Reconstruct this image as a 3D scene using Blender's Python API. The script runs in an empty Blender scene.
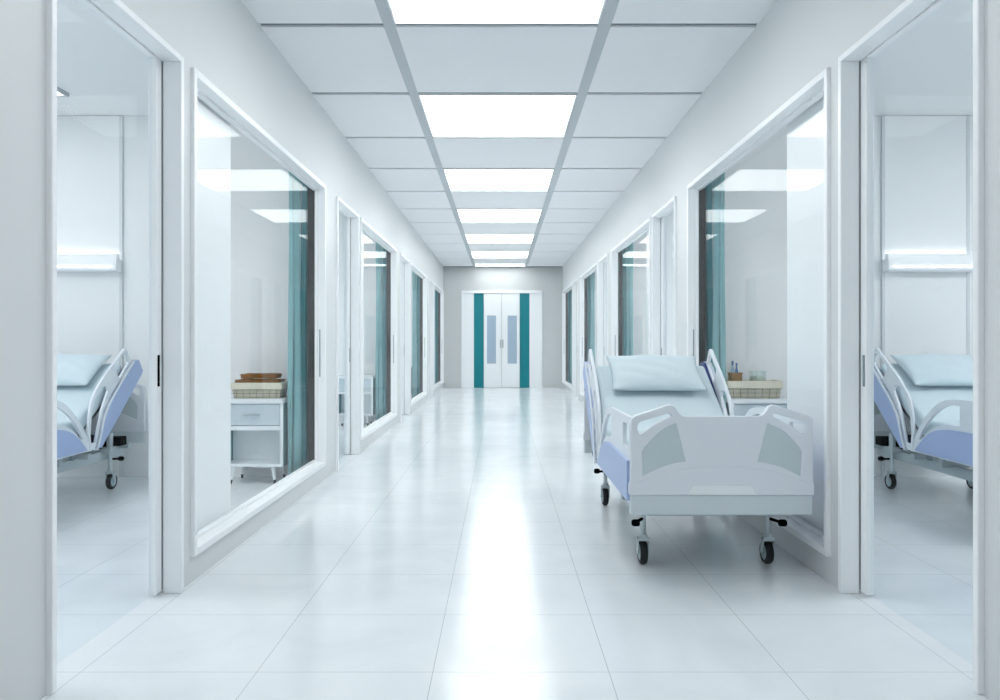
import bpy, bmesh, math, random
from mathutils import Vector, Matrix
random.seed(4)
S = bpy.context.scene
C = S.collection

# ------------------------------------------------------------------ camera, world, exposure
CAMH = 1.165
cam = bpy.data.cameras.new('camera')
cam.sensor_width = 36.0
cam.lens = 740.0 * 36.0 / 1000.0
cam.shift_x = -0.0012
cam.shift_y = -0.007
cam.clip_start = 0.05
co = bpy.data.objects.new('camera', cam)
co.location = (0, 0, CAMH)
co.rotation_euler = (math.pi / 2, 0, 0)
C.objects.link(co)
S.camera = co

w = bpy.data.worlds.new('world')
S.world = w
w.use_nodes = True
w.node_tree.nodes['Background'].inputs[0].default_value = (0.62, 0.74, 0.86, 1)
w.node_tree.nodes['Background'].inputs[1].default_value = 0.6

S.view_settings.view_transform = 'Standard'
S.view_settings.look = 'None'
S.view_settings.exposure = -0.11
S.view_settings.gamma = 1.0
S.view_settings.use_curve_mapping = False

L_HALL = 5.6      # ceiling panels of the corridor
L_ROOM = 10.8      # ceiling panels of the rooms
try:
    S.cycles.max_bounces = 14
    S.cycles.diffuse_bounces = 7
    S.cycles.glossy_bounces = 5
    S.cycles.transparent_max_bounces = 24
    S.cycles.use_denoising = True
    S.cycles.sample_clamp_indirect = 6
except Exception:
    pass

# ------------------------------------------------------------------ constants of the place
XL, XR = -1.505, 1.597
HC = 3.145
YF, YB = 19.3, -3.0
P = 4.29                       # length of one room bay
D0, D1 = 2.447, 3.468           # door opening (outer edges of casing)
W0, W1 = 3.585, 6.285          # window, outer edges of casing
ZT = 2.503
ZW = 0.127
PART = 6.45                    # partition between rooms (camera side face)
ROOMD = 3.9                    # depth of rooms


def side_x(s, d):
    """x of a point d metres into the room behind the corridor wall; s=-1 left, 1 right"""
    return XL - d if s < 0 else XR + d


# ------------------------------------------------------------------ materials
def srgb(h):
    h = h.lstrip('#')
    r = []
    for k in (0, 2, 4):
        c = int(h[k:k + 2], 16) / 255
        r.append(c / 12.92 if c <= 0.04045 else ((c + 0.055) / 1.055) ** 2.4)
    return (r[0], r[1], r[2], 1)


def mat(name, col, rough=0.5, metal=0.0, spec=0.5, noise=0.0, nscale=8.0, bump=0.0, bscale=60.0, emit=0.0, coat=0.0):
    m = bpy.data.materials.new(name)
    m.use_nodes = True
    nt = m.node_tree
    b = nt.nodes['Principled BSDF']
    c = srgb(col) if isinstance(col, str) else col
    b.inputs['Base Color'].default_value = c
    b.inputs['Roughness'].default_value = rough
    b.inputs['Metallic'].default_value = metal
    b.inputs['Specular IOR Level'].default_value = spec
    b.inputs['Coat Weight'].default_value = coat
    tc = nt.nodes.new('ShaderNodeTexCoord')
    if noise > 0:
        n = nt.nodes.new('ShaderNodeTexNoise')
        n.inputs['Scale'].default_value = nscale
        n.inputs['Detail'].default_value = 5
        nt.links.new(tc.outputs['Object'], n.inputs['Vector'])
        r = nt.nodes.new('ShaderNodeValToRGB')
        r.color_ramp.elements[0].position = 0.3
        r.color_ramp.elements[1].position = 0.7
        r.color_ramp.elements[0].color = tuple(x * (1 - noise) for x in c[:3]) + (1,)
        r.color_ramp.elements[1].color = tuple(min(1, x * (1 + noise)) for x in c[:3]) + (1,)
        nt.links.new(n.outputs['Fac'], r.inputs['Fac'])
        nt.links.new(r.outputs['Color'], b.inputs['Base Color'])
    if bump > 0:
        n2 = nt.nodes.new('ShaderNodeTexNoise')
        n2.inputs['Scale'].default_value = bscale
        n2.inputs['Detail'].default_value = 4
        nt.links.new(tc.outputs['Object'], n2.inputs['Vector'])
        bp = nt.nodes.new('ShaderNodeBump')
        bp.inputs['Strength'].default_value = bump
        bp.inputs['Distance'].default_value = 0.01
        nt.links.new(n2.outputs['Fac'], bp.inputs['Height'])
        nt.links.new(bp.outputs['Normal'], b.inputs['Normal'])
    if emit > 0:
        b.inputs['Emission Color'].default_value = c
        b.inputs['Emission Strength'].default_value = emit
    return m


def glass_mat(name, base, grazing, tint):
    """thin clear pane: transparent, with a reflection that grows towards grazing angles"""
    m = bpy.data.materials.new(name)
    m.use_nodes = True
    nt = m.node_tree
    nt.nodes.clear()
    out = nt.nodes.new('ShaderNodeOutputMaterial')
    lw = nt.nodes.new('ShaderNodeLayerWeight')
    lw.inputs['Blend'].default_value = 0.5
    pw = nt.nodes.new('ShaderNodeMath'); pw.operation = 'POWER'; pw.inputs[1].default_value = 4.0
    ml = nt.nodes.new('ShaderNodeMath'); ml.operation = 'MULTIPLY_ADD'
    ml.inputs[1].default_value = grazing; ml.inputs[2].default_value = base
    tr = nt.nodes.new('ShaderNodeBsdfTransparent'); tr.inputs[0].default_value = tint
    gl = nt.nodes.new('ShaderNodeBsdfGlossy'); gl.inputs['Roughness'].default_value = 0.015
    gl.inputs[0].default_value = (0.97, 0.99, 1, 1)
    mx = nt.nodes.new('ShaderNodeMixShader')
    nt.links.new(lw.outputs['Facing'], pw.inputs[0])
    nt.links.new(pw.outputs[0], ml.inputs[0])
    nt.links.new(ml.outputs[0], mx.inputs[0])
    nt.links.new(tr.outputs[0], mx.inputs[1])
    nt.links.new(gl.outputs[0], mx.inputs[2])
    nt.links.new(mx.outputs[0], out.inputs[0])
    return m


def floor_mat():
    m = bpy.data.materials.new('polished_floor_tiles')
    m.use_nodes = True
    nt = m.node_tree
    b = nt.nodes['Principled BSDF']
    N = nt.nodes.new
    Lk = nt.links.new
    tc = N('ShaderNodeTexCoord')
    sp = N('ShaderNodeSeparateXYZ')
    Lk(tc.outputs['Object'], sp.inputs[0])

    def math_(op, a, bb=None, c=None):
        n = N('ShaderNodeMath'); n.operation = op
        for k, v in enumerate((a, bb, c)):
            if v is None: continue
            if isinstance(v, (int, float)): n.inputs[k].default_value = v
            else: Lk(v, n.inputs[k])
        return n.outputs[0]

    def line(axis, off, pitch, half):
        t = math_('ADD', axis, -off + 200 * pitch)
        t = math_('DIVIDE', t, pitch)
        t = math_('FRACT', t)
        t = math_('SUBTRACT', t, 0.5)
        t = math_('ABSOLUTE', t)            # 0.5 at the joint
        return math_('GREATER_THAN', t, 0.5 - half / pitch)
    lx = line(sp.outputs['X'], -0.242, 0.6235, 0.0013)
    ly = line(sp.outputs['Y'], 2.620, 0.5515, 0.0013)
    joint = math_('MAXIMUM', lx, ly)
    n1 = N('ShaderNodeTexNoise'); n1.inputs['Scale'].default_value = 1.6; n1.inputs['Detail'].default_value = 8
    n1.inputs['Distortion'].default_value = 1.2
    Lk(tc.outputs['Object'], n1.inputs['Vector'])
    rp = N('ShaderNodeValToRGB')
    rp.color_ramp.elements[0].position = 0.35; rp.color_ramp.elements[0].color = srgb('#e0e5e9')
    rp.color_ramp.elements[1].position = 0.65; rp.color_ramp.elements[1].color = srgb('#e9edf0')
    Lk(n1.outputs['Fac'], rp.inputs['Fac'])
    mx = N('ShaderNodeMix'); mx.data_type = 'RGBA'
    Lk(joint, mx.inputs['Factor'])
    Lk(rp.outputs['Color'], mx.inputs[6])
    mx.inputs[7].default_value = srgb('#aeb5ba')
    Lk(mx.outputs[2], b.inputs['Base Color'])
    b.inputs['Roughness'].default_value = 0.165
    b.inputs['Specular IOR Level'].default_value = 0.68
    n2 = N('ShaderNodeTexNoise'); n2.inputs['Scale'].default_value = 55; n2.inputs['Detail'].default_value = 2
    Lk(tc.outputs['Object'], n2.inputs['Vector'])
    bp = N('ShaderNodeBump'); bp.inputs['Strength'].default_value = 0.09; bp.inputs['Distance'].default_value = 0.004
    Lk(n2.outputs['Fac'], bp.inputs['Height'])
    Lk(bp.outputs['Normal'], b.inputs['Normal'])
    return m


def weave_mat():
    """cream woven basket wall with a wide dark wire grid"""
    m = bpy.data.materials.new('basket_weave')
    m.use_nodes = True
    nt = m.node_tree
    b = nt.nodes['Principled BSDF']
    tc = nt.nodes.new('ShaderNodeTexCoord')
    wv = nt.nodes.new('ShaderNodeTexWave'); wv.bands_direction = 'Z'
    wv.inputs['Scale'].default_value = 40; wv.inputs['Distortion'].default_value = 1.5
    nt.links.new(tc.outputs['Object'], wv.inputs['Vector'])
    rp = nt.nodes.new('ShaderNodeValToRGB')
    rp.color_ramp.elements[0].color = srgb('#a9a693'); rp.color_ramp.elements[1].color = srgb('#d5d0bb')
    nt.links.new(wv.outputs['Fac'], rp.inputs['Fac'])
    nt.links.new(rp.outputs['Color'], b.inputs['Base Color'])
    b.inputs['Roughness'].default_value = 0.8
    return m


M = {}
M['wall'] = mat('wall_paint', '#dcdfe0', 0.42, spec=0.35)
M['endwall'] = mat('end_wall_paint', '#ced1d2', 0.5, spec=0.35)
M['room'] = mat('room_wall_paint', '#eff1f2', 0.55, spec=0.3)
M['tile'] = mat('ceiling_tile', '#f1f2f4', 0.75, spec=0.2)
M['grid'] = mat('ceiling_grid', '#c2c8cc', 0.6, spec=0.3)
M['joint'] = mat('ceiling_joint', '#8b9499', 0.7, spec=0.2)
M['strip'] = mat('wall_edge_strip', '#dadee1', 0.5, spec=0.3)
M['trim'] = mat('white_trim', '#f8fafc', 0.3, spec=0.45)
M['slot'] = mat('dark_joint', '#6a747a', 0.6)
M['floor'] = floor_mat()
M['glass'] = glass_mat('window_glass', 0.012, 0.15, (0.985, 0.99, 0.99, 1))
M['door_glass'] = glass_mat('door_glass', 0.002, 0.04, (0.955, 0.975, 0.985, 1))
M['black'] = mat('black_plastic', '#070b0d', 0.6, spec=0.02)
M['teal'] = mat('teal_panel', '#07808b', 0.35, spec=0.4)
M['bluepane'] = mat('blue_grey_pane', '#a9bccd', 0.15, spec=0.5)
M['doorwhite'] = mat('door_white', '#f2f5f7', 0.3)
M['light'] = mat('light_diffuser', (0.975, 1.0, 0.995, 1), 0.5, emit=L_HALL)
M['light_dim'] = mat('dimmed_light_diffuser', (1.0, 1.0, 1.0, 1), 0.5, emit=L_HALL * 0.56)  # unseen panels behind the camera, strength set to fill near walls and footboard
M['roomlight_dim'] = mat('dimmed_room_light_diffuser', (1.0, 0.99, 0.98, 1), 0.5, emit=1.9)
M['roomlight'] = mat('room_light_diffuser', (0.995, 1.0, 0.995, 1), 0.5, emit=L_ROOM)
M['striplight'] = mat('strip_light', (1, 1, 1, 1), 0.5, emit=3.5)
M['steel'] = mat('brushed_steel', '#9aa6ac', 0.3, metal=0.9)
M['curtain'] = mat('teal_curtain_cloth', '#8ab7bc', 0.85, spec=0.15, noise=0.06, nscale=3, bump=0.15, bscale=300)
M['curtain_dark'] = mat('mid_teal_curtain_cloth', '#3f8790', 0.85, spec=0.15)  # same cloth as the curtain, shade of its folds put into the colour
M['bedwhite'] = mat('bed_plastic_white', '#e3e9ef', 0.35, spec=0.45)
M['bedgrey'] = mat('bed_insert_grey', '#c6d3d6', 0.5)
M['bedskirt'] = mat('bed_skirt_grey', '#d0dade', 0.45)
M['lilac'] = mat('lilac_blue_panel', '#a8bae0', 0.4)
M['navy'] = mat('navy_lining', '#1d3370', 0.5)  # inner side of the lilac panels, shade of the gap put into the colour
M['frame'] = mat('bed_frame_metal', '#c1ccd0', 0.35, metal=0.15)
M['sheet'] = mat('pale_aqua_sheet', '#cddbe1', 0.85, spec=0.2, bump=0.35, bscale=7)
M['pillow'] = mat('pale_aqua_pillow', '#cddbe1', 0.85, spec=0.2, bump=0.5, bscale=9)
M['rubber'] = mat('black_rubber', '#121619', 0.55)
M['hub'] = mat('wheel_hub', '#a9bdc3', 0.35)
M['cab'] = mat('cabinet_white', '#eaf0f4', 0.35)
M['drawer'] = mat('drawer_front', '#c3d2da', 0.35)
M['cabside'] = mat('cabinet_side_teal', '#4f8c95', 0.4)
M['weave'] = weave_mat()
M['wire'] = mat('dark_wire', '#55564c', 0.5)
M['rim'] = mat('basket_rim', '#d9d5c2', 0.7, noise=0.05, nscale=60)
M['towel'] = mat('brown_towel', '#8c5a1e', 0.95, spec=0.05, noise=0.2, nscale=40, bump=0.8, bscale=180)
M['wood'] = mat('brown_wood_cup', '#8f6a26', 0.5, noise=0.15, nscale=30)
M['bluep'] = mat('blue_plastic', '#3f6d9f', 0.35)
M['paleblue'] = mat('pale_blue_plastic', '#9dbdd2', 0.35)
M['whitep'] = mat('white_plastic', '#eef2f4', 0.4)
M['jar'] = glass_mat('clear_container', 0.08, 0.6, (0.93, 0.96, 0.95, 1))
M['cream'] = mat('cream_cloth', '#cfd3c4', 0.9)


# ------------------------------------------------------------------ mesh helpers
def finish(name, bm, m, parent=None, bevel=0.0, smooth=None, segs=2):
    bmesh.ops.recalc_face_normals(bm, faces=bm.faces)
    me = bpy.data.meshes.new(name)
    bm.to_mesh(me); bm.free()
    for mm in (m if isinstance(m, (list, tuple)) else [m]):
        me.materials.append(mm)
    o = bpy.data.objects.new(name, me)
    C.objects.link(o)
    if parent is not None:
        o.parent = parent
    if bevel > 0:
        b = o.modifiers.new('bevel', 'BEVEL'); b.width = bevel; b.segments = segs; b.limit_method = 'ANGLE'
        b.angle_limit = math.radians(40)
        if smooth is None: smooth = 50
    if smooth:
        for p in me.polygons: p.use_smooth = True
        me.set_sharp_from_angle(angle=math.radians(smooth))
    return o


def box(bm, x0, x1, y0, y1, z0, z1, mi=0, mtx=None):
    vs = [Vector((x, y, z)) for x in (min(x0, x1), max(x0, x1)) for y in (min(y0, y1), max(y0, y1)) for z in (min(z0, z1), max(z0, z1))]
    if mtx is not None: vs = [mtx @ v for v in vs]
    v = [bm.verts.new(p) for p in vs]
    for f in ((0, 1, 3, 2), (4, 6, 7, 5), (0, 4, 5, 1), (2, 3, 7, 6), (0, 2, 6, 4), (1, 5, 7, 3)):
        bm.faces.new([v[k] for k in f]).material_index = mi


def cyl(bm, a, b, r0, r1=None, n=20, mi=0):
    a = Vector(a); b = Vector(b); r1 = r0 if r1 is None else r1
    d = (b - a).normalized()
    u = d.orthogonal().normalized(); v = d.cross(u)
    ra = [bm.verts.new(a + r0 * (math.cos(t) * u + math.sin(t) * v)) for t in [2 * math.pi * k / n for k in range(n)]]
    rb = [bm.verts.new(b + r1 * (math.cos(t) * u + math.sin(t) * v)) for t in [2 * math.pi * k / n for k in range(n)]]
    for k in range(n):
        bm.faces.new([ra[k], ra[(k + 1) % n], rb[(k + 1) % n], rb[k]]).material_index = mi
    bm.faces.new(ra[::-1]).material_index = mi
    bm.faces.new(rb).material_index = mi


def lathe(bm, prof, centre, axis='Z', n=28, mi=0):
    """closed ring of revolution; prof = [(radius, along)]"""
    c = Vector(centre)
    rings = []
    for r, h in prof:
        ring = []
        for k in range(n):
            t = 2 * math.pi * k / n
            if axis == 'Z': p = Vector((r * math.cos(t), r * math.sin(t), h))
            else: p = Vector((h, r * math.cos(t), r * math.sin(t)))
            ring.append(bm.verts.new(c + p))
        rings.append(ring)
    for a, b in zip(rings, rings[1:]):
        for k in range(n):
            bm.faces.new([a[k], a[(k + 1) % n], b[(k + 1) % n], b[k]]).material_index = mi
    return rings


def smooth_pts(pts, n=6):
    """Catmull-Rom through the points (open)"""
    out = []
    q = [pts[0]] + list(pts) + [pts[-1]]
    for i in range(1, len(q) - 2):
        p0, p1, p2, p3 = q[i - 1], q[i], q[i + 1], q[i + 2]
        for k in range(n):
            t = k / n
            out.append(tuple(0.5 * ((2 * p1[j]) + (-p0[j] + p2[j]) * t + (2 * p0[j] - 5 * p1[j] + 4 * p2[j] - p3[j]) * t * t
                                    + (-p0[j] + 3 * p1[j] - 3 * p2[j] + p3[j]) * t ** 3) for j in (0, 1)))
    out.append(tuple(pts[-1]))
    return out


def plate(bm, outline, holes, a0, a1, plane='YZ', mi=0):
    """flat plate with holes; outline in the plane, extruded from a0 to a1 along the other axis"""
    def P3(p, a):
        return (a, p[0], p[1]) if plane == 'YZ' else (p[0], a, p[1])
    tmp = bmesh.new()
    es = []
    for lp in [outline] + list(holes):
        vs = [tmp.verts.new(P3(p, a0)) for p in lp]
        es += [tmp.edges.new((vs[k], vs[(k + 1) % len(vs)])) for k in range(len(vs))]
    r = bmesh.ops.triangle_fill(tmp, use_beauty=True, use_dissolve=False, edges=es)
    fs = [g for g in r['geom'] if isinstance(g, bmesh.types.BMFace)]
    ex = bmesh.ops.extrude_face_region(tmp, geom=fs)
    d = Vector(P3((0, 0), a1 - a0))
    bmesh.ops.translate(tmp, vec=d, verts=[g for g in ex['geom'] if isinstance(g, bmesh.types.BMVert)])
    vm = {}
    for v in tmp.verts: vm[v] = bm.verts.new(v.co)
    for f in tmp.faces:
        try: bm.faces.new([vm[v] for v in f.verts]).material_index = mi
        except ValueError: pass
    tmp.free()


def empty(name, loc=(0, 0, 0), label=None, cat=None, group=None, kind=None, rz=0):
    o = bpy.data.objects.new(name, None)
    o.location = loc; o.rotation_euler = (0, 0, rz); o.empty_display_size = 0.1
    C.objects.link(o)
    return tag(o, label, cat, group, kind)


def tag(o, label=None, cat=None, group=None, kind=None):
    if label: o['label'] = label
    if cat: o['category'] = cat
    if group: o['group'] = group
    if kind: o['kind'] = kind
    return o


def copy_tree(o, parent=None):
    c = o.copy(); C.objects.link(c)
    c.parent = parent
    for ch in [x for x in KIDS.get(o.name, [])]:
        copy_tree(ch, c)
    KIDS[c.name] = [x for x in bpy.data.objects if x.parent == c]
    return c


KIDS = {}


def index_kids(root):
    ch = [x for x in bpy.data.objects if x.parent == root]
    KIDS[root.name] = ch
    for x in ch: index_kids(x)


def shell(name, boxes, m, bevel=0.0):
    bm = bmesh.new()
    for b in boxes: box(bm, *b)
    o = finish(name, bm, m, bevel=bevel)
    tag(o, kind='structure')
    return o


# ------------------------------------------------------------------ the setting
OUT = ROOMD + 0.1
tag(shell('floor', [(XL - OUT, XR + OUT, YB - .1, YF + .1, -0.08, 0)], M['floor']))

# corridor walls with openings
for s, nm in ((-1, 'wall_left'), (1, 'wall_right')):
    x0, x1 = side_x(s, 0), side_x(s, 0.065)
    b = [(x0, x1, YB, D0 + .015, 0, HC)]
    for k in range(4):
        o = k * P
        b.append((x0, x1, D0 + o + .015, W1 + o - .015, ZT - .015, HC))           # lintel over door and window
        b.append((x0, x1, D1 + o - .015, W0 + o + .015, 0, ZT - .015))            # pier
        b.append((x0, x1, W0 + o + .015, W1 + o - .015, 0, ZW + .015))            # below window
        y1 = D0 + o + P + .015 if k < 3 else YF
        b.append((x0, x1, W1 + o - .015, y1, 0, HC))
    shell(nm, b, M['wall'])
shell('wall_far', [(XL - OUT, XR + OUT, YF, YF + .12, 0, HC)], M['endwall'])
shell('wall_near', [(XL - OUT, XR + OUT, YB - .12, YB, 0, HC)], M['wall'])
for s, nm in ((-1, 'wall_outer_left'), (1, 'wall_outer_right')):
    shell(nm, [(side_x(s, ROOMD), side_x(s, ROOMD + .1), YB, YF, 0, HC)], M['room'])
    # partitions between the rooms
    for k in range(-1, 3):
        y = PART + k * P
        o = shell('wall_partition', [(side_x(s, .066), side_x(s, ROOMD - .001), y, y + .1, 0, HC)], M['room'])
    # short white wall panel behind each window, where the sliding door parks
    for k in range(4):
        shell('trim_1', [(side_x(s, .118), side_x(s, .145), 3.50 + k * P, 4.44 + k * P, 0, HC)], M['trim'])

# ceiling: slab + grid + tiles as one structure mesh over the corridor
XB = (-0.735, -0.660, 0.605, 0.685)
ROW0, ROWP = 4.612, 1.262
bm = bmesh.new()
box(bm, XL - OUT, XR + OUT, YB - .1, YF + .1, HC + .012, HC + .1, 1)
HT = HC + .014
for xa, xb in ((XB[0], XB[1]), (XB[2], XB[3])):
    box(bm, xa, xb, YB, YF, HC + .005, HT, 3)
rows = []
k = -6
while True:
    y0 = ROW0 + k * ROWP; y1 = y0 + ROWP
    if y0 > YF - .1: break
    rows.append((k, max(y0 + .027, YB), min(y1 - .027, YF - (.2 if k == 11 else 0))))
    k += 1
for k, y0, y1 in rows:
    box(bm, XL, XB[0], y0, y1, HC, HT, 0)
    box(bm, XB[3], XR, y0, y1, HC, HT, 0)
    if k % 2 == 0:
        box(bm, XB[1], XB[2], y0, y1, HC, HT, 0)
# ceilings of the side rooms
box(bm, XL - OUT, XL - .0, YB, YF, HC, HT, 2)
box(bm, XR + .0, XR + OUT, YB, YF, HC, HT, 2)
o = finish('ceiling', bm, [M['tile'], M['joint'], M['room'], M['grid']])
tag(o, kind='structure')

# corridor ceiling lights
names = {-1: 'square white ceiling light nearest the camera, cut off by the picture top',
         1: 'wide glowing ceiling light, nearest one shown whole',
         3: 'glowing ceiling light panel, second shown whole above the corridor',
         5: 'glowing ceiling light panel, third shown whole above the corridor',
         7: 'glowing ceiling light panel, third from the end wall',
         9: 'thin glowing ceiling light panel, second from the end wall',
         11: 'farthest ceiling light panel, touching the grey end wall'}
for k, y0, y1 in rows:
    if k % 2 == 0 or k < -5: continue
    yc = (y0 + y1) / 2
    t = empty('ceiling_light', ((XB[1] + XB[2]) / 2, yc, HC), names.get(k, 'ceiling light panel overhead behind the camera, outside the picture'),
              'ceiling light', 'ceiling lights down the middle of the corridor')
    hx, hy = (XB[2] - XB[1]) / 2, (y1 - y0) / 2
    bm = bmesh.new()
    for a in (-1, 1):
        box(bm, a * hx, a * (hx - .012), -hy, hy, -.004, .0115)
        box(bm, -hx + .012, hx - .012, a * hy, a * (hy - .012), -.004, .0115)
    finish('frame', bm, M['trim'], t)
    bm = bmesh.new()
    box(bm, -hx + .012, hx - .012, -hy + .012, hy - .012, .002, .0115)
    finish('diffuser', bm, M['light'] if k > -2 else M['light_dim'], t)


# ------------------------------------------------------------------ windows and sliding doors
wn = 0
for s, sn in ((-1, 'left'), (1, 'right')):
    for k in range(4):
        wn += 1
        oy = k * P
        root = empty('window_%d' % wn, (side_x(s, 0), W0 + oy, 0), kind='structure')
        X = lambda d: -d if s < 0 else d     # local, d into the room

        def ring(bm, y0, y1, z0, z1, wd, d0, d1):
            box(bm, X(d0), X(d1), y0, y0 + wd, z0, z1)
            box(bm, X(d0), X(d1), y1 - wd, y1, z0, z1)
            box(bm, X(d0), X(d1), y0 + wd, y1 - wd, z0, z0 + wd)
            box(bm, X(d0), X(d1), y0 + wd, y1 - wd, z1 - wd, z1)
        ln = W1 - W0
        bm = bmesh.new()
        ring(bm, 0, ln, ZW, ZT, .037, -.02, .105)
        finish('window_frame', bm, M['trim'], root, bevel=.004)
        bm = bmesh.new()
        ring(bm, .037, ln - .037, ZW + .037, ZT - .037, .018, .045, .08)
        finish('sash', bm, M['trim'], root, bevel=.002)
        bm = bmesh.new()
        box(bm, X(.056), X(.064), .05, ln - .05, ZW + .05, ZT - .05)
        finish('pane', bm, M['glass'], root)
        bm = bmesh.new()
        box(bm, X(.066), X(.122), ln - .0565, ln - .022, ZW + .04, ZT - .04)
        finish('black_channel', bm, M['black'], root)  # plain black strip along the far edge of the pane
        bm = bmesh.new()
        box(bm, X(.022), X(.03), ln - .041, ln - .036, .88, 1.28)
        finish('pull_strip', bm, M['steel'], root)

        # door
        root = empty('door_%d' % wn, (side_x(s, 0), D0 + oy, 0), kind='structure')
        ld = D1 - D0
        bm = bmesh.new()
        wd = .03
        box(bm, X(-.02), X(.068), 0, wd, 0, ZT)
        box(bm, X(-.02), X(.068), ld - wd, ld, 0, ZT)
        box(bm, X(-.02), X(.068), wd, ld - wd, ZT - wd, ZT)
        finish('door_frame', bm, M['trim'], root, bevel=.004)
        leaf = bmesh.new()
        box(leaf, X(.071), X(.107), ld - .088, ld - .005, .012, ZT + .03)
        box(leaf, X(.071), X(.107), .0, .11, .012, ZT + .03)
        box(leaf, X(.071), X(.107), .11, ld - .088, ZT - .035, ZT + .03)
        lf = finish('door_leaf', leaf, M['trim'], root, bevel=.004)
        bm = bmesh.new()
        box(bm, X(.085), X(.093), .105, ld - .083, .014, ZT - .03)
        finish('door_pane', bm, M['door_glass'], lf)
        bm = bmesh.new()
        box(bm, X(.0685), X(.0715), ld - .034, ld - .031, .02, ZT - .03)
        finish('dark_seal', bm, M['slot'], lf)
        bm = bmesh.new()
        box(bm, X(.0665), X(.074), ld - .075, ld - .058, .965, 1.11)
        finish('door_handle', bm, M['black'] if k == 0 and s < 0 else M['steel'], lf, bevel=.003)

# end doors
zt = 2.503
root = empty('door_9', (0, YF, 0), kind='structure')
sc = YF / 740.0
pX = lambda px: (px - 501.2) * sc
pZ = lambda py: CAMH + (343 - py) * sc
bm = bmesh.new()
a, b_ = pX(461.4), pX(542.3)
box(bm, a, a + .05, -.06, .0, 0, zt + .03)
box(bm, b_ - .05, b_, -.06, .0, 0, zt + .03)
box(bm, a + .05, b_ - .05, -.06, 0, zt - .02, zt + .03)
finish('door_frame', bm, M['doorwhite'], root, bevel=.006)
bm = bmesh.new()
box(bm, a + .05, b_ - .05, -.075, -.0, 2.458, zt - .02)
finish('sliding_track', bm, M['doorwhite'], root, bevel=.004)
for u, v, m, n in ((462.8, 473.9, 'doorwhite', 'side_panel'), (473.9, 483.6, 'teal', 'teal_panel'),
                   (519.8, 529.4, 'teal', 'teal_panel'), (529.4, 541, 'doorwhite', 'side_panel')):
    bm = bmesh.new()
    box(bm, max(pX(u), a + .05), min(pX(v), b_ - .05), -.04, -.001, .0 if m != 'doorwhite' else 0, 2.458)
    finish(n, bm, M[m], root, bevel=.003)
for u, v, w0, w1, hx in ((483.9, 501.45, 487, 496, 500.6), (501.85, 519.5, 507.6, 516.8, 502.9)):
    bm = bmesh.new()
    z0, z1 = pZ(363.5), pZ(315.7)
    plate(bm, [(pX(u), .008), (pX(v), .008), (pX(v), 2.453), (pX(u), 2.453)],
          [[(pX(w0), z0), (pX(w1), z0), (pX(w1), z1), (pX(w0), z1)]], -.055, -.005, plane='XZ')
    lf = finish('door_leaf', bm, M['doorwhite'], root, bevel=.003)
    bm = bmesh.new()
    box(bm, pX(w0) - .01, pX(w1) + .01, -.045, -.03, z0 - .01, z1 + .01)
    finish('door_pane', bm, M['bluepane'], lf)
    bm = bmesh.new()
    hz0, hz1 = pZ(347.7), pZ(339.7)
    cyl(bm, (pX(hx), -.085, hz0), (pX(hx), -.085, hz1), .010)
    for zz in (hz0 + .02, hz1 - .02):
        cyl(bm, (pX(hx), -.085, zz), (pX(hx), -.05, zz), .007)
    finish('door_handle', bm, M['steel'], lf, smooth=40)


# ------------------------------------------------------------------ room fittings
def room_light(s, k, d0, d1, y0, y1, label, group, mt='roomlight'):
    t = empty('ceiling_light', (side_x(s, (d0 + d1) / 2), (y0 + y1) / 2 + k * P, HC), label, 'ceiling light', group)
    hx, hy = (d1 - d0) / 2, (y1 - y0) / 2
    bm = bmesh.new()
    for a in (-1, 1):
        box(bm, a * hx, a * (hx - .02), -hy, hy, -.03, .0)
        box(bm, -hx + .02, hx - .02, a * hy, a * (hy - .02), -.03, .0)
    finish('frame', bm, M['grid'], t)
    bm = bmesh.new()
    box(bm, -hx + .02, hx - .02, -hy + .02, hy - .02, -.022, -.002)
    finish('diffuser', bm, M[mt], t)


room_light(-1, 0, 1.92, 3.18, 4.62, 5.87, 'ceiling light in the left room, seen through the glass door', None, 'roomlight_dim')
room_light(-1, 0, 1.7, 3.0, 2.9, 4.0, 'ceiling light in the front of the left room, outside the picture', None)  # unseen lamp added to light the left room beside the weaker visible one
room_light(1, 0, 2.3, 3.6, 3.3, 4.5, 'ceiling light of the right room, hidden beyond the door edge', None)
for s, sn in ((-1, 'left'), (1, 'right')):
    for k in (1, 2, 3):
        room_light(s, k, 1.92, 3.18, 4.3, 5.5,
                   'ceiling light hidden inside the %s rooms farther down the corridor' % sn, 'ceiling lights in farther %s rooms' % sn)

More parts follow.
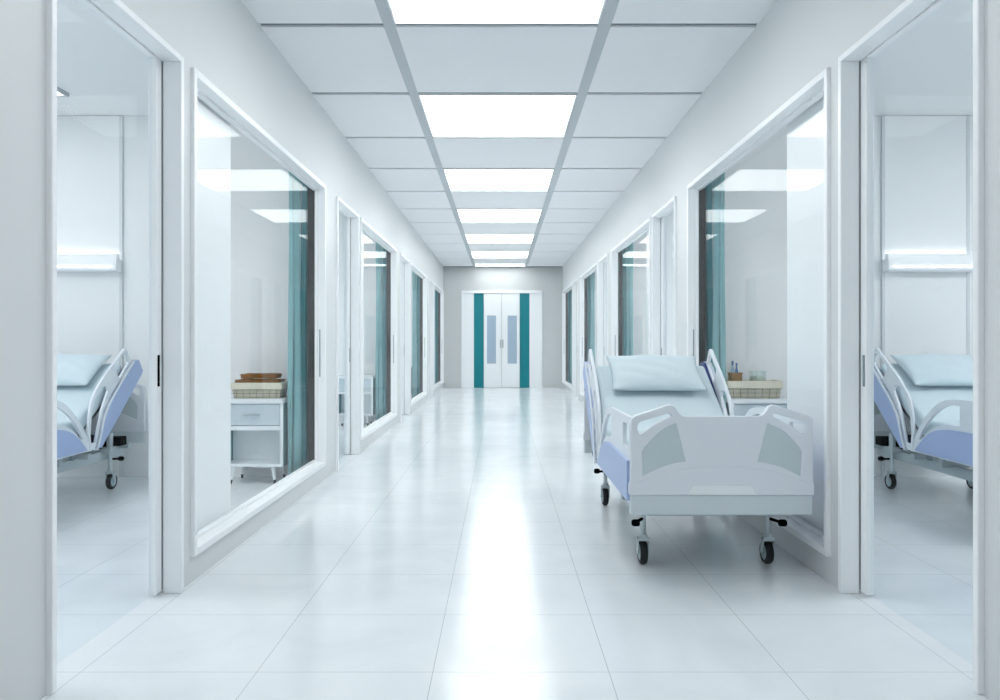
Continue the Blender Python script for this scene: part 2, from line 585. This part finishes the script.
for s, sn in ((-1, 'left'), (1, 'right')):
    # flat panel behind the bed
    dh = 0 if s < 0 else -.075
    xa, xb = side_x(s, 1.80 + dh), side_x(s, 2.535 + dh)
    xm = (xa + xb) / 2; hw = abs(xb - xa) / 2
    t = empty('wall_cladding', (xm, PART, 0), 'tall white wall panel behind the bed in the %s room' % sn, 'wall panel')
    bm = bmesh.new(); box(bm, -hw + .012, hw - .012, -.018, 0, .0, 3.14); finish('panel', bm, M['room'], t)
    for a in (-1, 1):
        bm = bmesh.new(); box(bm, a * hw - .013, a * hw + .013, -.022, 0, .0, 3.14)
        finish('edge_strip', bm, M['strip'], t)
    # bed-head lamp unit
    t = empty('bedhead_light', (xm, PART - .023, 1.78), 'long white wall lamp over the bed in the %s room' % sn, 'wall lamp')
    bm = bmesh.new()
    plate(bm, [(0, 0), (-.085, 0), (-.10, .012), (-.10, .05), (-.085, .145), (-.07, .15), (-.035, .15), (-.035, .11), (0, .11)], [], -hw - .01, hw + .01)
    finish('housing', bm, M['trim'], t, bevel=.003)
    bm = bmesh.new(); box(bm, -hw + .02, hw - .03, -.034, -.003, .112, .128)
    finish('uplight', bm, M['striplight'], t)
    bm = bmesh.new(); box(bm, -hw + .03, hw - .03, -.104, -.0985, .036, .047)
    finish('front_strip', bm, M['striplight'], t)


def curtain(s, k, label):
    t = empty('curtain', (side_x(s, 0), 6.24 + k * P, 0), label, 'curtain', 'teal curtains gathered at the window ends')
    bm = bmesh.new()
    n = 90
    p0 = Vector((.262, -.10)); p1 = Vector((.128, .085))
    d = (p1 - p0); nn = Vector((-d.y, d.x)).normalized()
    cols = []
    for i in range(n + 1):
        u = i / n
        a = .026 + .008 * math.sin(7 * u + k)
        q = p0 + d * u + nn * (a * math.sin(2 * math.pi * 3.2 * u + .4 * math.sin(9 * u))) + d.normalized() * (.012 * math.sin(4 * math.pi * 4.5 * u))
        col = []
        for j in range(9):
            v = j / 8
            f = 1 + .12 * math.sin(3.1 * v + 5 * u)
            qq = p0 + (q - p0) * f if False else q
            z = .02 + v * 2.78
            off = .006 * math.sin(6 * v + 8 * u)
            X = -(qq.x + off) if s < 0 else (qq.x + off)
            col.append(bm.verts.new((X, qq.y, z)))
        cols.append(col)
    pts = [[v.co.copy() for v in c_] for c_ in cols]
    bm.free()
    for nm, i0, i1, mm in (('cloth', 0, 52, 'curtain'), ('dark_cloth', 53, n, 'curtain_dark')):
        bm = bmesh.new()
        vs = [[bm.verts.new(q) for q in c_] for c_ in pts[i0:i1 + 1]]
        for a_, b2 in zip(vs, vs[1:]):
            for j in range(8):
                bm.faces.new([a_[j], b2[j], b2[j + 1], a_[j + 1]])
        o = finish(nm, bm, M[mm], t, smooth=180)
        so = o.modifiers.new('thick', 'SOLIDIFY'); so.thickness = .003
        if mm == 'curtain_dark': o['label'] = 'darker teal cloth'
    bm = bmesh.new()
    sx = -1 if s < 0 else 1
    box(bm, sx * .20, sx * .225, -2.4, .2, 2.80, 2.83)
    box(bm, sx * .067, sx * .20, -2.0, -1.98, 2.80, 2.83)
    box(bm, sx * .067, sx * .20, -.12, -.10, 2.80, 2.83)
    finish('curtain_rail', bm, M['trim'], t)
    return t


ordn = ['nearest window', 'second window', 'third window', 'farthest window']
for s, sn in ((-1, 'left'), (1, 'right')):
    for k in range(4):
        curtain(s, k, 'gathered teal curtain behind the %s in the %s corridor wall' % (ordn[k], sn))


# ------------------------------------------------------------------ nightstand
def make_nightstand(label, loc):
    t = empty('nightstand', loc, label, 'nightstand', 'white nightstands in the side rooms')
    W, Dp = .255, .33      # half width, depth; front at y=0, grows to +y
    z0, z1 = .145, .705
    bm = bmesh.new()
    box(bm, -W, W, -.01, Dp, z1 - .038, z1)                   # top
    box(bm, -W + .022, W - .022, 0, Dp, z0, z0 + .026)
    box(bm, -W + .022, W - .022, 0, Dp - .02, .447, .483)
    box(bm, -W, -W + .022, 0, .02, z0, z1 - .038)             # front edges
    box(bm, W - .022, W, 0, .02, z0, z1 - .038)
    finish('body', bm, M['cab'], t, bevel=.002)
    bm = bmesh.new(); box(bm, -W + .02, W - .02, Dp - .10, Dp - .005, z0 + .02, z1 - .04)
    finish('back_panel', bm, M['cab'], t)
    for a in (-1, 1):
        bm = bmesh.new(); box(bm, a * W, a * (W - .02), .02, Dp, z0, z1 - .038)
        o = finish('side_panel', bm, M['cabside'], t)
        o['label'] = 'grey teal side panel'
    bm = bmesh.new(); box(bm, -W + .025, W - .025, .004, .03, .487, .662)
    dr = finish('drawer', bm, M['drawer'], t, bevel=.003)
    bm = bmesh.new()
    cyl(bm, (-.065, -.018, .576), (.07, -.018, .576), .0055)
    for x in (-.05, .055): cyl(bm, (x, -.018, .576), (x, .006, .576), .004)
    finish('handle', bm, M['steel'], dr, smooth=40)
    for a in (-1, 1):
        for y, dy in ((.05, -.02), (Dp - .05, .02)):
            bm = bmesh.new()
            cyl(bm, (a * (W - .095), y, z0 + .001), (a * (W - .075), y + dy * .8, .035), .019, .011)
            lg = finish('leg', bm, M['cab'], t, smooth=40)
            bm = bmesh.new()
            cyl(bm, (a * (W - .075), y + dy * .8, .036), (a * (W - .072), y + dy, .0), .0115, .009)
            finish('leg_tip', bm, M['black'], lg, smooth=40)
    index_kids(t)
    return t


NY = 6.08
ns = make_nightstand('white nightstand with a towel basket on it, behind the nearest left window', (side_x(-1, .291 + .255), NY, 0))
for s, k, lb in ((1, 0, 'white nightstand behind the corridor bed, with a toiletry basket on it'),
                 (-1, 1, 'bare white nightstand behind the second left window'),
                 (-1, 2, 'bare nightstand mostly hidden behind the third left window')):
    c = copy_tree(ns)
    c.location = (side_x(s, .296 + .255), NY + k * P, 0)
    c['label'] = lb


def make_basket(label, x, y, z, hw, hd, h, gcol):
    t = empty('basket', (x, y, z), label, 'basket')
    f = 1.0
    fl = .018
    bm = bmesh.new()

    def loop(a, b, zz): return [bm.verts.new(p) for p in ((-a, -b, zz), (a, -b, zz), (a, b, zz), (-a, b, zz))]
    o0 = loop(hw - fl, hd - fl, 0.0); o1 = loop(hw - .003, hd - .003, h)
    i1 = loop(hw - .012, hd - .012, h); i0 = loop(hw - fl - .008, hd - fl - .008, .01)
    for A, B in ((o0, o1), (o1, i1), (i1, i0)):
        for q in range(4): bm.faces.new([A[q], A[(q + 1) % 4], B[(q + 1) % 4], B[q]])
    bm.faces.new(o0); bm.faces.new(i0)
    bw = finish('basket_wall', bm, M['weave'], t)
    bm = bmesh.new()
    r0 = h * .60
    for a0, a1, b0, b1 in ((-hw - .004, hw + .004, -hd - .004, -hd + .01), (-hw - .004, hw + .004, hd - .01, hd + .004),
                           (-hw - .004, -hw + .01, -hd + .01, hd - .01), (hw - .01, hw + .004, -hd + .01, hd - .01)):
        box(bm, a0, a1, b0, b1, r0, h + .006)
    finish('rim', bm, M['rim'], t, bevel=.004)
    bm = bmesh.new()
    for q in range(7):
        u = -1 + 2 * (q + .5) / 7
        xb, xt = u * (hw - fl), u * (hw - .006)
        cyl(bm, (xb, -(hd - fl) - .003, .002), (xt * .99, -(hd - .008), r0), .0016, n=6)
    for zz in (.012, r0 * .55, r0 * .95):
        e = fl * (1 - zz / h)
        cyl(bm, (-hw + e, -hd + e - .004, zz), (hw - e, -hd + e - .004, zz), .0016, n=6)
        for a in (-1, 1):
            cyl(bm, (a * (hw - e + .004), -hd + e, zz), (a * (hw - e + .004), hd - e, zz), .0016, n=6)
    for q in range(4):
        u = -1 + 2 * (q + .5) / 4
        for a in (-1, 1):
            cyl(bm, (a * (hw - fl + .003), u * (hd - fl), .002), (a * (hw - .008), u * hd * .97, r0), .0016, n=6)
    finish('wire_grid', bm, M['wire'], t)
    return t


bx = side_x(-1, .291 + .2225 + .005)
make_basket('cream woven basket full of towels on the left nightstand', bx, NY + .14, .706, .205, .115, .125, 0)


def towel(label, x, y, z, hw, hd, th, folds, rz):
    bm = bmesh.new()
    # folded stack: rounded layers joined as a snake profile in x-z
    n = folds
    pts = []
    lay = th / n
    for i in range(n):
        box(bm, -hw + .006 * (i % 2), hw - .006 * ((i + 1) % 2), -hd + .004 * (i % 2), hd, i * lay, (i + 1) * lay + .0005)
    bmesh.ops.subdivide_edges(bm, edges=bm.edges, cuts=5, use_grid_fill=True)
    for v in bm.verts:
        v.co.z += .0035 * math.sin(31 * v.co.x + 3) * math.cos(23 * v.co.y) * (v.co.z / th)
        v.co.x += .005 * math.sin(40 * v.co.y + v.co.z * 90)
        v.co.y += .005 * math.sin(33 * v.co.x + v.co.z * 120)
    o = finish('folded_towel', bm, M['towel'], bevel=lay * .38, segs=3)
    o.location = (x, y, z); o.rotation_euler = (0, 0, rz)
    tag(o, label, 'towel', 'brown towels on the towel basket')


towel('wide folded brown towel, lower of two on the basket', bx + .0, NY + .145, .836, .185, .10, .024, 2, 0)
towel('smaller folded brown towel, topmost on the basket', bx + .01, NY + .145, .8705, .150, .085, .036, 3, .03)

bx2 = side_x(1, .291 + .2225 - .012)
make_basket('cream woven basket of toiletries on the right nightstand', bx2, NY + .14, .706, .222, .115, .14, 0)
# contents of the right basket (stand on its bottom)
zb = .717
o = finish('brown_cup', (lambda bm: (lathe(bm, [(0.001, 0), (.05, 0), (.058, .19), (.062, .192), (.062, .20), (.054, .20), (.050, .19), (.046, .01), (.001, .01)], (0, 0, 0)), bm)[1])(bmesh.new()), M['wood'], smooth=50)
o.location = (bx2 - .135, NY + .13, zb)
tag(o, 'round brown wooden cup of small bottles in the right basket', 'cup')


def bottle(label, name, x, y, z, r, h, m, capm):
    bm = bmesh.new()
    lathe(bm, [(.001, 0), (r, 0), (r, h * .75), (r * .5, h * .85), (r * .5, h * .9), (.001, h * .9)], (0, 0, 0), n=16)
    o = finish(name, bm, m, smooth=50)
    o.location = (x, y, z)
    bm = bmesh.new()
    lathe(bm, [(.001, h * .88), (r * .6, h * .88), (r * .6, h), (.001, h)], (0, 0, 0), n=16)
    finish('cap', bm, capm, o, smooth=50)
    tag(o, label, 'bottle', 'little bottles in the brown cup')


cx, cy = bx2 - .135, NY + .13
bottle('slim pale blue bottle at the left of the brown cup', 'small_bottle', cx - .022, cy + .0, zb + .012, .015, .285, M['paleblue'], M['bluep'])
bottle('dark blue bottle in the middle of the brown cup', 'small_bottle', cx + .004, cy - .024, zb + .012, .014, .27, M['bluep'], M['bluep'])
bottle('white bottle at the right of the brown cup', 'small_bottle', cx + .020, cy + .014, zb + .012, .013, .28, M['whitep'], M['whitep'])
bm = bmesh.new()
lathe(bm, [(.001, 0), (.06, 0), (.075, .215), (.070, .215), (.056, .006), (.001, .006)], (0, 0, 0))
o = finish('clear_container', bm, M['jar'], smooth=50)
o.location = (bx2 + .055, NY + .14, zb)
tag(o, 'clear round container standing in the right basket', 'container')
bm = bmesh.new()
lathe(bm, [(.001, 0), (.052, 0), (.060, .10), (.062, .150), (.05, .165), (.001, .17)], (0, 0, 0))
o = finish('rolled_cloth', bm, M['cream'], smooth=60)
o.location = (bx2 + .055, NY + .14, zb + .0075)
tag(o, 'pale rolled cloth inside the clear container', 'cloth')


# ------------------------------------------------------------------ hospital bed (foot at y=0, head at y=2.05)
def make_bed(label, loc):
    t = empty('hospital_bed', loc, label, 'hospital bed', 'adjustable hospital beds')
    # frame
    bm = bmesh.new()
    for a in (-1, 1):
        box(bm, a * .255, a * .290, .45, 1.98, .240, .312)
        for y in (.30, .95, 1.62):
            box(bm, a * .33, a * .36, y, y + .05, .340, .455)
    for y in (.10, .265, .95, 1.30, 1.62, 1.675, 1.90):
        box(bm, -.365, .365, y, y + .05, .300, .345)
    for a in (-1, 1):
        box(bm, a * .07, a * .045, .04, 1.2, .318, .34)
    finish('frame', bm, M['frame'], t, bevel=.004)
    # mattress platform
    bm = bmesh.new()
    an = math.radians(32); cs, sn = math.cos(an), math.sin(an)
    hy, hz, ln = 1.14, .50, .78
    prof = [(.07, .455), (hy, .455), (hy + ln * cs + .03 * sn, hz + ln * sn - .03 * cs - .01),
            (hy + ln * cs, hz + ln * sn), (hy, hz - .002), (.07, .498)]
    plate(bm, prof, [], -.37, .37)
    finish('platform', bm, M['slot'], t, bevel=.004)
    bm = bmesh.new()
    box(bm, -.30, .30, 1.52, 1.76, .335, .43)
    box(bm, -.40, .40, 1.70, 1.80, .346, .415)
    cyl(bm, (0, 1.0, .40), (0, 1.52, .40), .028)
    finish('motor_box', bm, M['black'], t, bevel=.006)
    # mattress with sheet
    th = .115
    bot = [(.075, hz), (hy, hz)] + [(hy + ln * cs, hz + ln * sn)]
    topc = [(hy + ln * cs - th * sn, hz + ln * sn + th * cs)]
    mid = smooth_pts([(hy - .02 + .25 * cs, hz + th + .24 * sn), (hy + .0, hz + th + .015), (hy - .09, hz + th), (hy - .25, hz + th)], 6)
    prof = bot + topc + mid + [(.075, hz + th)]
    bm = bmesh.new()
    plate(bm, prof, [], -.385, .385)
    finish('mattress', bm, M['sheet'], t, bevel=.028, segs=5, smooth=80)

    # foot and head boards
    def board(name, y0, y1, front):
        half = [(-.44, .425), (-.44, .475), (-.434, .49), (-.434, .775), (-.428, .797), (-.41, .812)] + \
               [(-.30, .848), (-.262, .862), (-.242, .864), (-.225, .857), (-.205, .825), (-.19, .812), (-.175, .808)]
        full = half + [(-x, z) for x, z in reversed(half)]
        slot = [(-.400, .745), (-.399, .766), (-.390, .781), (-.258, .821), (-.242, .818), (-.240, .808), (-.27, .795), (-.326, .763), (-.380, .722), (-.394, .722)]
        slot2 = [(-x, z) for x, z in slot]
        ins = smooth_pts([(-.379, .635), (-.360, .665), (-.308, .721), (-.265, .752), (-.217, .775)], 4) + \
            smooth_pts([(-.171, .588), (-.22, .580), (-.267, .567), (-.320, .545), (-.375, .517)], 4)
        ins2 = [(-x, z) for x, z in ins]
        bm = bmesh.new()
        plate(bm, full, [slot, slot2, ins, ins2], y0, y1, plane='XZ')
        o = finish(name, bm, M['bedwhite'], t, bevel=.0045, segs=3)
        ym = (y0 + y1) / 2
        for q in (ins, ins2):
            b3 = bmesh.new()
            cxx = sum(p[0] for p in q) / len(q); czz = sum(p[1] for p in q) / len(q)
            q2 = [(cxx + (p[0] - cxx) * 1.02, czz + (p[1] - czz) * 1.02) for p in q]
            plate(b3, q2, [], ym - .010, ym + .010, plane='XZ')
            c = finish('inset_panel', b3, M['bedgrey'], o)
            c['label'] = 'grey green inset panel'
        b3 = bmesh.new()
        box(b3, -.432, .432, y0 + .004, y1 + .012 * (1 if front else -1), .328, .4255)
        finish('skirt', b3, M['bedskirt'], o, bevel=.004)
        b3 = bmesh.new()
        yy = y0 if front else y1
        sg = -1 if front else 1
        plate(b3, [(-.165, .427), (.165, .427), (.14, .473), (-.14, .473)], [], yy + sg * .007, yy - sg * .002, plane='XZ')
        finish('name_plate', b3, M['whitep'], o, bevel=.002)
        b3 = bmesh.new()
        # raised lower apron following the arch under the inset panels
        ap = [(-.436, .426), (.436, .426), (.436, .478)] + smooth_pts([(.405, .487), (.30, .523), (.17, .556), (0, .566), (-.17, .556), (-.30, .523), (-.405, .487)], 4) + [(-.436, .478)]
        plate(b3, ap, [], yy + sg * .003, yy - sg * .004, plane='XZ')
        finish('apron', b3, M['bedwhite'], o, bevel=.0015)
    board('footboard', .0, .032, True)
    board('headboard', 2.015, 2.047, False)

    # side rails
    for a in (-1, 1):
        # head rail
        front = smooth_pts([(1.212, .375), (1.190, .50), (1.207, .655), (1.245, .762), (1.355, .872), (1.53, 1.0), (1.685, 1.108)], 5)
        apex = smooth_pts([(1.685, 1.108), (1.712, 1.122), (1.738, 1.112), (1.775, 1.06), (1.825, 1.008)], 4)[1:]
        back = smooth_pts([(1.825, 1.008), (1.616, .845), (1.485, .73), (1.385, .615), (1.33, .49), (1.305, .385)], 5)[1:]
        up = [(1.70, 1.078), (1.722, 1.078), (1.765, 1.015), (1.755, .998), (1.635, .893), (1.62, .893), (1.555, .968), (1.56, .985)]
        low = [(1.458, .80), (1.445, .838), (1.355, .838), (1.275, .752), (1.236, .655), (1.218, .50), (1.225, .43), (1.285, .43), (1.318, .54), (1.366, .66)]
        bm = bmesh.new()
        plate(bm, front + apex + back, [up, low], a * .412, a * .432)
        hr = finish('head_rail', bm, M['bedwhite'], t, bevel=.005, segs=3)
        top = smooth_pts([(1.27, .385), (1.318, .49), (1.372, .62), (1.468, .738), (1.61, .862), (1.81, 1.022)], 5)
        bl = top + [(1.90, 1.028), (1.972, .935), (1.955, .905)] + smooth_pts([(1.615, .613), (1.445, .476), (1.34, .385)], 4)
        bm = bmesh.new()
        plate(bm, bl, [], a * .420, a * .447)
        finish('side_panel', bm, M['lilac'], hr, bevel=.004)['label'] = 'lilac blue panel'
        cxx, czz = 1.60, .72
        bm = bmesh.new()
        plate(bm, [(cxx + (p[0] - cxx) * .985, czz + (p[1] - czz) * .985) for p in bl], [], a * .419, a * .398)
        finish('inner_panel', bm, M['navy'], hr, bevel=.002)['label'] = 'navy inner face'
        bm = bmesh.new()
        plate(bm, [(p[0] + .0, p[1] + .0) for p in top] + [(p[0] + .012, p[1] - .014) for p in reversed(top)], [], a * .416, a * .451)
        finish('edge_trim', bm, M['bedwhite'], hr)
        # foot rail
        out = smooth_pts([(.62, .795), (.76, .787), (.885, .752), (1.02, .655), (1.150, .515), (1.200, .40), (1.205, .378)], 5)
        frm = [(.036, .378), (.036, .800)] + out
        o1 = smooth_pts([(.645, .752), (.74, .750), (.84, .722), (.96, .650), (1.07, .545), (1.115, .475)], 4) + \
            smooth_pts([(1.085, .480), (.985, .555), (.87, .600), (.76, .618), (.645, .622)], 4)
        o2 = [(.06, .762), (.235, .757), (.245, .745), (.245, .652), (.235, .638), (.06, .630)]
        bm = bmesh.new()
        plate(bm, frm, [o1, o2], a * .412, a * .432)
        fr = finish('foot_rail', bm, M['bedwhite'], t, bevel=.005, segs=3)
        bl = [(.036, .390), (.036, .588)] + smooth_pts([(.52, .590), (.70, .588), (.87, .568), (1.0, .516), (1.13, .410), (1.145, .390)], 5)
        bm = bmesh.new()
        plate(bm, bl, [], a * .420, a * .447)
        finish('side_panel', bm, M['lilac'], fr, bevel=.004)['label'] = 'lilac blue panel'
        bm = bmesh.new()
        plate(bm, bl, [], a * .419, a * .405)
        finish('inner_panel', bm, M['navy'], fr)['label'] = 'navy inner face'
        for y in (.30, 1.0):
            bm = bmesh.new()
            box(bm, a * .425, a * .40, y, y + .04, .34, .385)
            finish('hinge', bm, M['steel'], fr, bevel=.002)

    # casters
    for a in (-1, 1):
        for y, dr in ((.29, 1), (1.70, -1)):
            x = a * .32
            bm = bmesh.new()
            cyl(bm, (x, y, .318), (x, y, .155), .0145)
            cyl(bm, (x, y, .165), (x, y, .135), .021)
            # fork
            for e in (-1, 1):
                plate(bm, [(y - .022, .145), (y + .022, .145), (y + .012 + .02, .060), (y - .0 + .005, .052)], [], x + e * .024, x + e * .029)
            box(bm, x - .029, x + .029, y - .022, y + .022, .128, .148)
            cs_ = finish('caster', bm, M['frame'], t, bevel=.002)
            yc = y + .018
            bm = bmesh.new()
            R = .0625
            lathe(bm, [(R - .02, -.018), (R - .008, -.019), (R - .001, -.011), (R, 0), (R - .001, .011), (R - .008, .019), (R - .02, .018), (R - .02, -.018)], (x, yc, R + .0005), axis='X')
            finish('tyre', bm, M['rubber'], cs_, smooth=50)
            bm = bmesh.new()
            lathe(bm, [(.001, -.0175), (R - .024, -.0175), (R - .019, -.014), (R - .019, .014), (R - .024, .0175), (.001, .0175)], (x, yc, R + .0005), axis='X')
            cyl(bm, (x - .031, yc, R), (x + .031, yc, R), .008)
            finish('hub', bm, M['hub'], cs_, smooth=50)
            bm = bmesh.new()
            cyl(bm, (x, y, .245), (x + a * .05, y - dr * .06, .235), .008)
            lathe(bm, [(.001, -.02), (.012, -.02), (.018, -.012), (.018, .012), (.012, .02), (.001, .02)], (x + a * .05, y - dr * .068, .236), axis='X')
            finish('brake_pedal', bm, M['black'], cs_, smooth=40)
    t.scale = (1.025, 1, 1)
    index_kids(t)
    return t


def make_pillow(label, bed_loc, rz=0.0):
    bm = bmesh.new()
    nx, ny = 40, 26
    a, b, h = .322, .212, .078
    grid = {}
    for sgn in (1, -1):
        for i in range(nx + 1):
            for j in range(ny + 1):
                u = -1 + 2 * i / nx; v = -1 + 2 * j / ny
                edge = i in (0, nx) or j in (0, ny)
                if edge and sgn == -1:
                    grid[(sgn, i, j)] = grid[(1, i, j)]; continue
                e = max(0.0, (1 - abs(u) ** 2.6)) ** .55 * max(0.0, (1 - abs(v) ** 2.6)) ** .55
                px = a * u * (1 - .07 * (1 - abs(u) ** 2) * 0 - .06 * (1 - v * v) * abs(u))
                py = b * v * (1 - .07 * (1 - u * u) * abs(v))
                zz = h * e * (1.0 if sgn > 0 else -.45)
                zz += .006 * e * math.sin(9 * u + 4 * v) * math.cos(7 * v - 2 * u) if sgn > 0 else 0
                zz += .010 * (abs(u * v) ** 4)
                grid[(sgn, i, j)] = bm.verts.new((px, py, zz))
    for sgn in (1, -1):
        for i in range(nx):
            for j in range(ny):
                q = [grid[(sgn, i, j)], grid[(sgn, i + 1, j)], grid[(sgn, i + 1, j + 1)], grid[(sgn, i, j + 1)]]
                try: bm.faces.new(q if sgn > 0 else q[::-1])
                except ValueError: pass
    o = finish('pillow', bm, M['pillow'], smooth=180)
    an = math.radians(32)
    sdist = .60
    # centre on the raised backrest surface
    y = 1.14 + sdist * math.cos(an) - (.115 + .042) * math.sin(an)
    z = .50 + sdist * math.sin(an) + (.115 + .042) * math.cos(an)
    o.location = (bed_loc[0], bed_loc[1] + y, z)
    o.rotation_euler = (an, 0, rz)
    tag(o, label, 'pillow', 'pale aqua pillows on the beds')
    return o


loc0 = (1.074, 3.60, 0)
bed = make_bed('white hospital bed with lilac rails parked in the corridor', loc0)
make_pillow('pale aqua pillow on the bed in the corridor', loc0, -.03)
for s, lb, lp in ((1, 'hospital bed seen through the right glass door', 'pale pillow on the bed in the right room'),
                  (-1, 'hospital bed seen through the left glass door', 'pale pillow on the bed in the left room')):
    c = copy_tree(bed)
    lc = (side_x(s, 1.93 if s < 0 else 1.835), 4.18, 0)
    c.location = lc
    c['label'] = lb
    p = make_pillow(lp, lc)
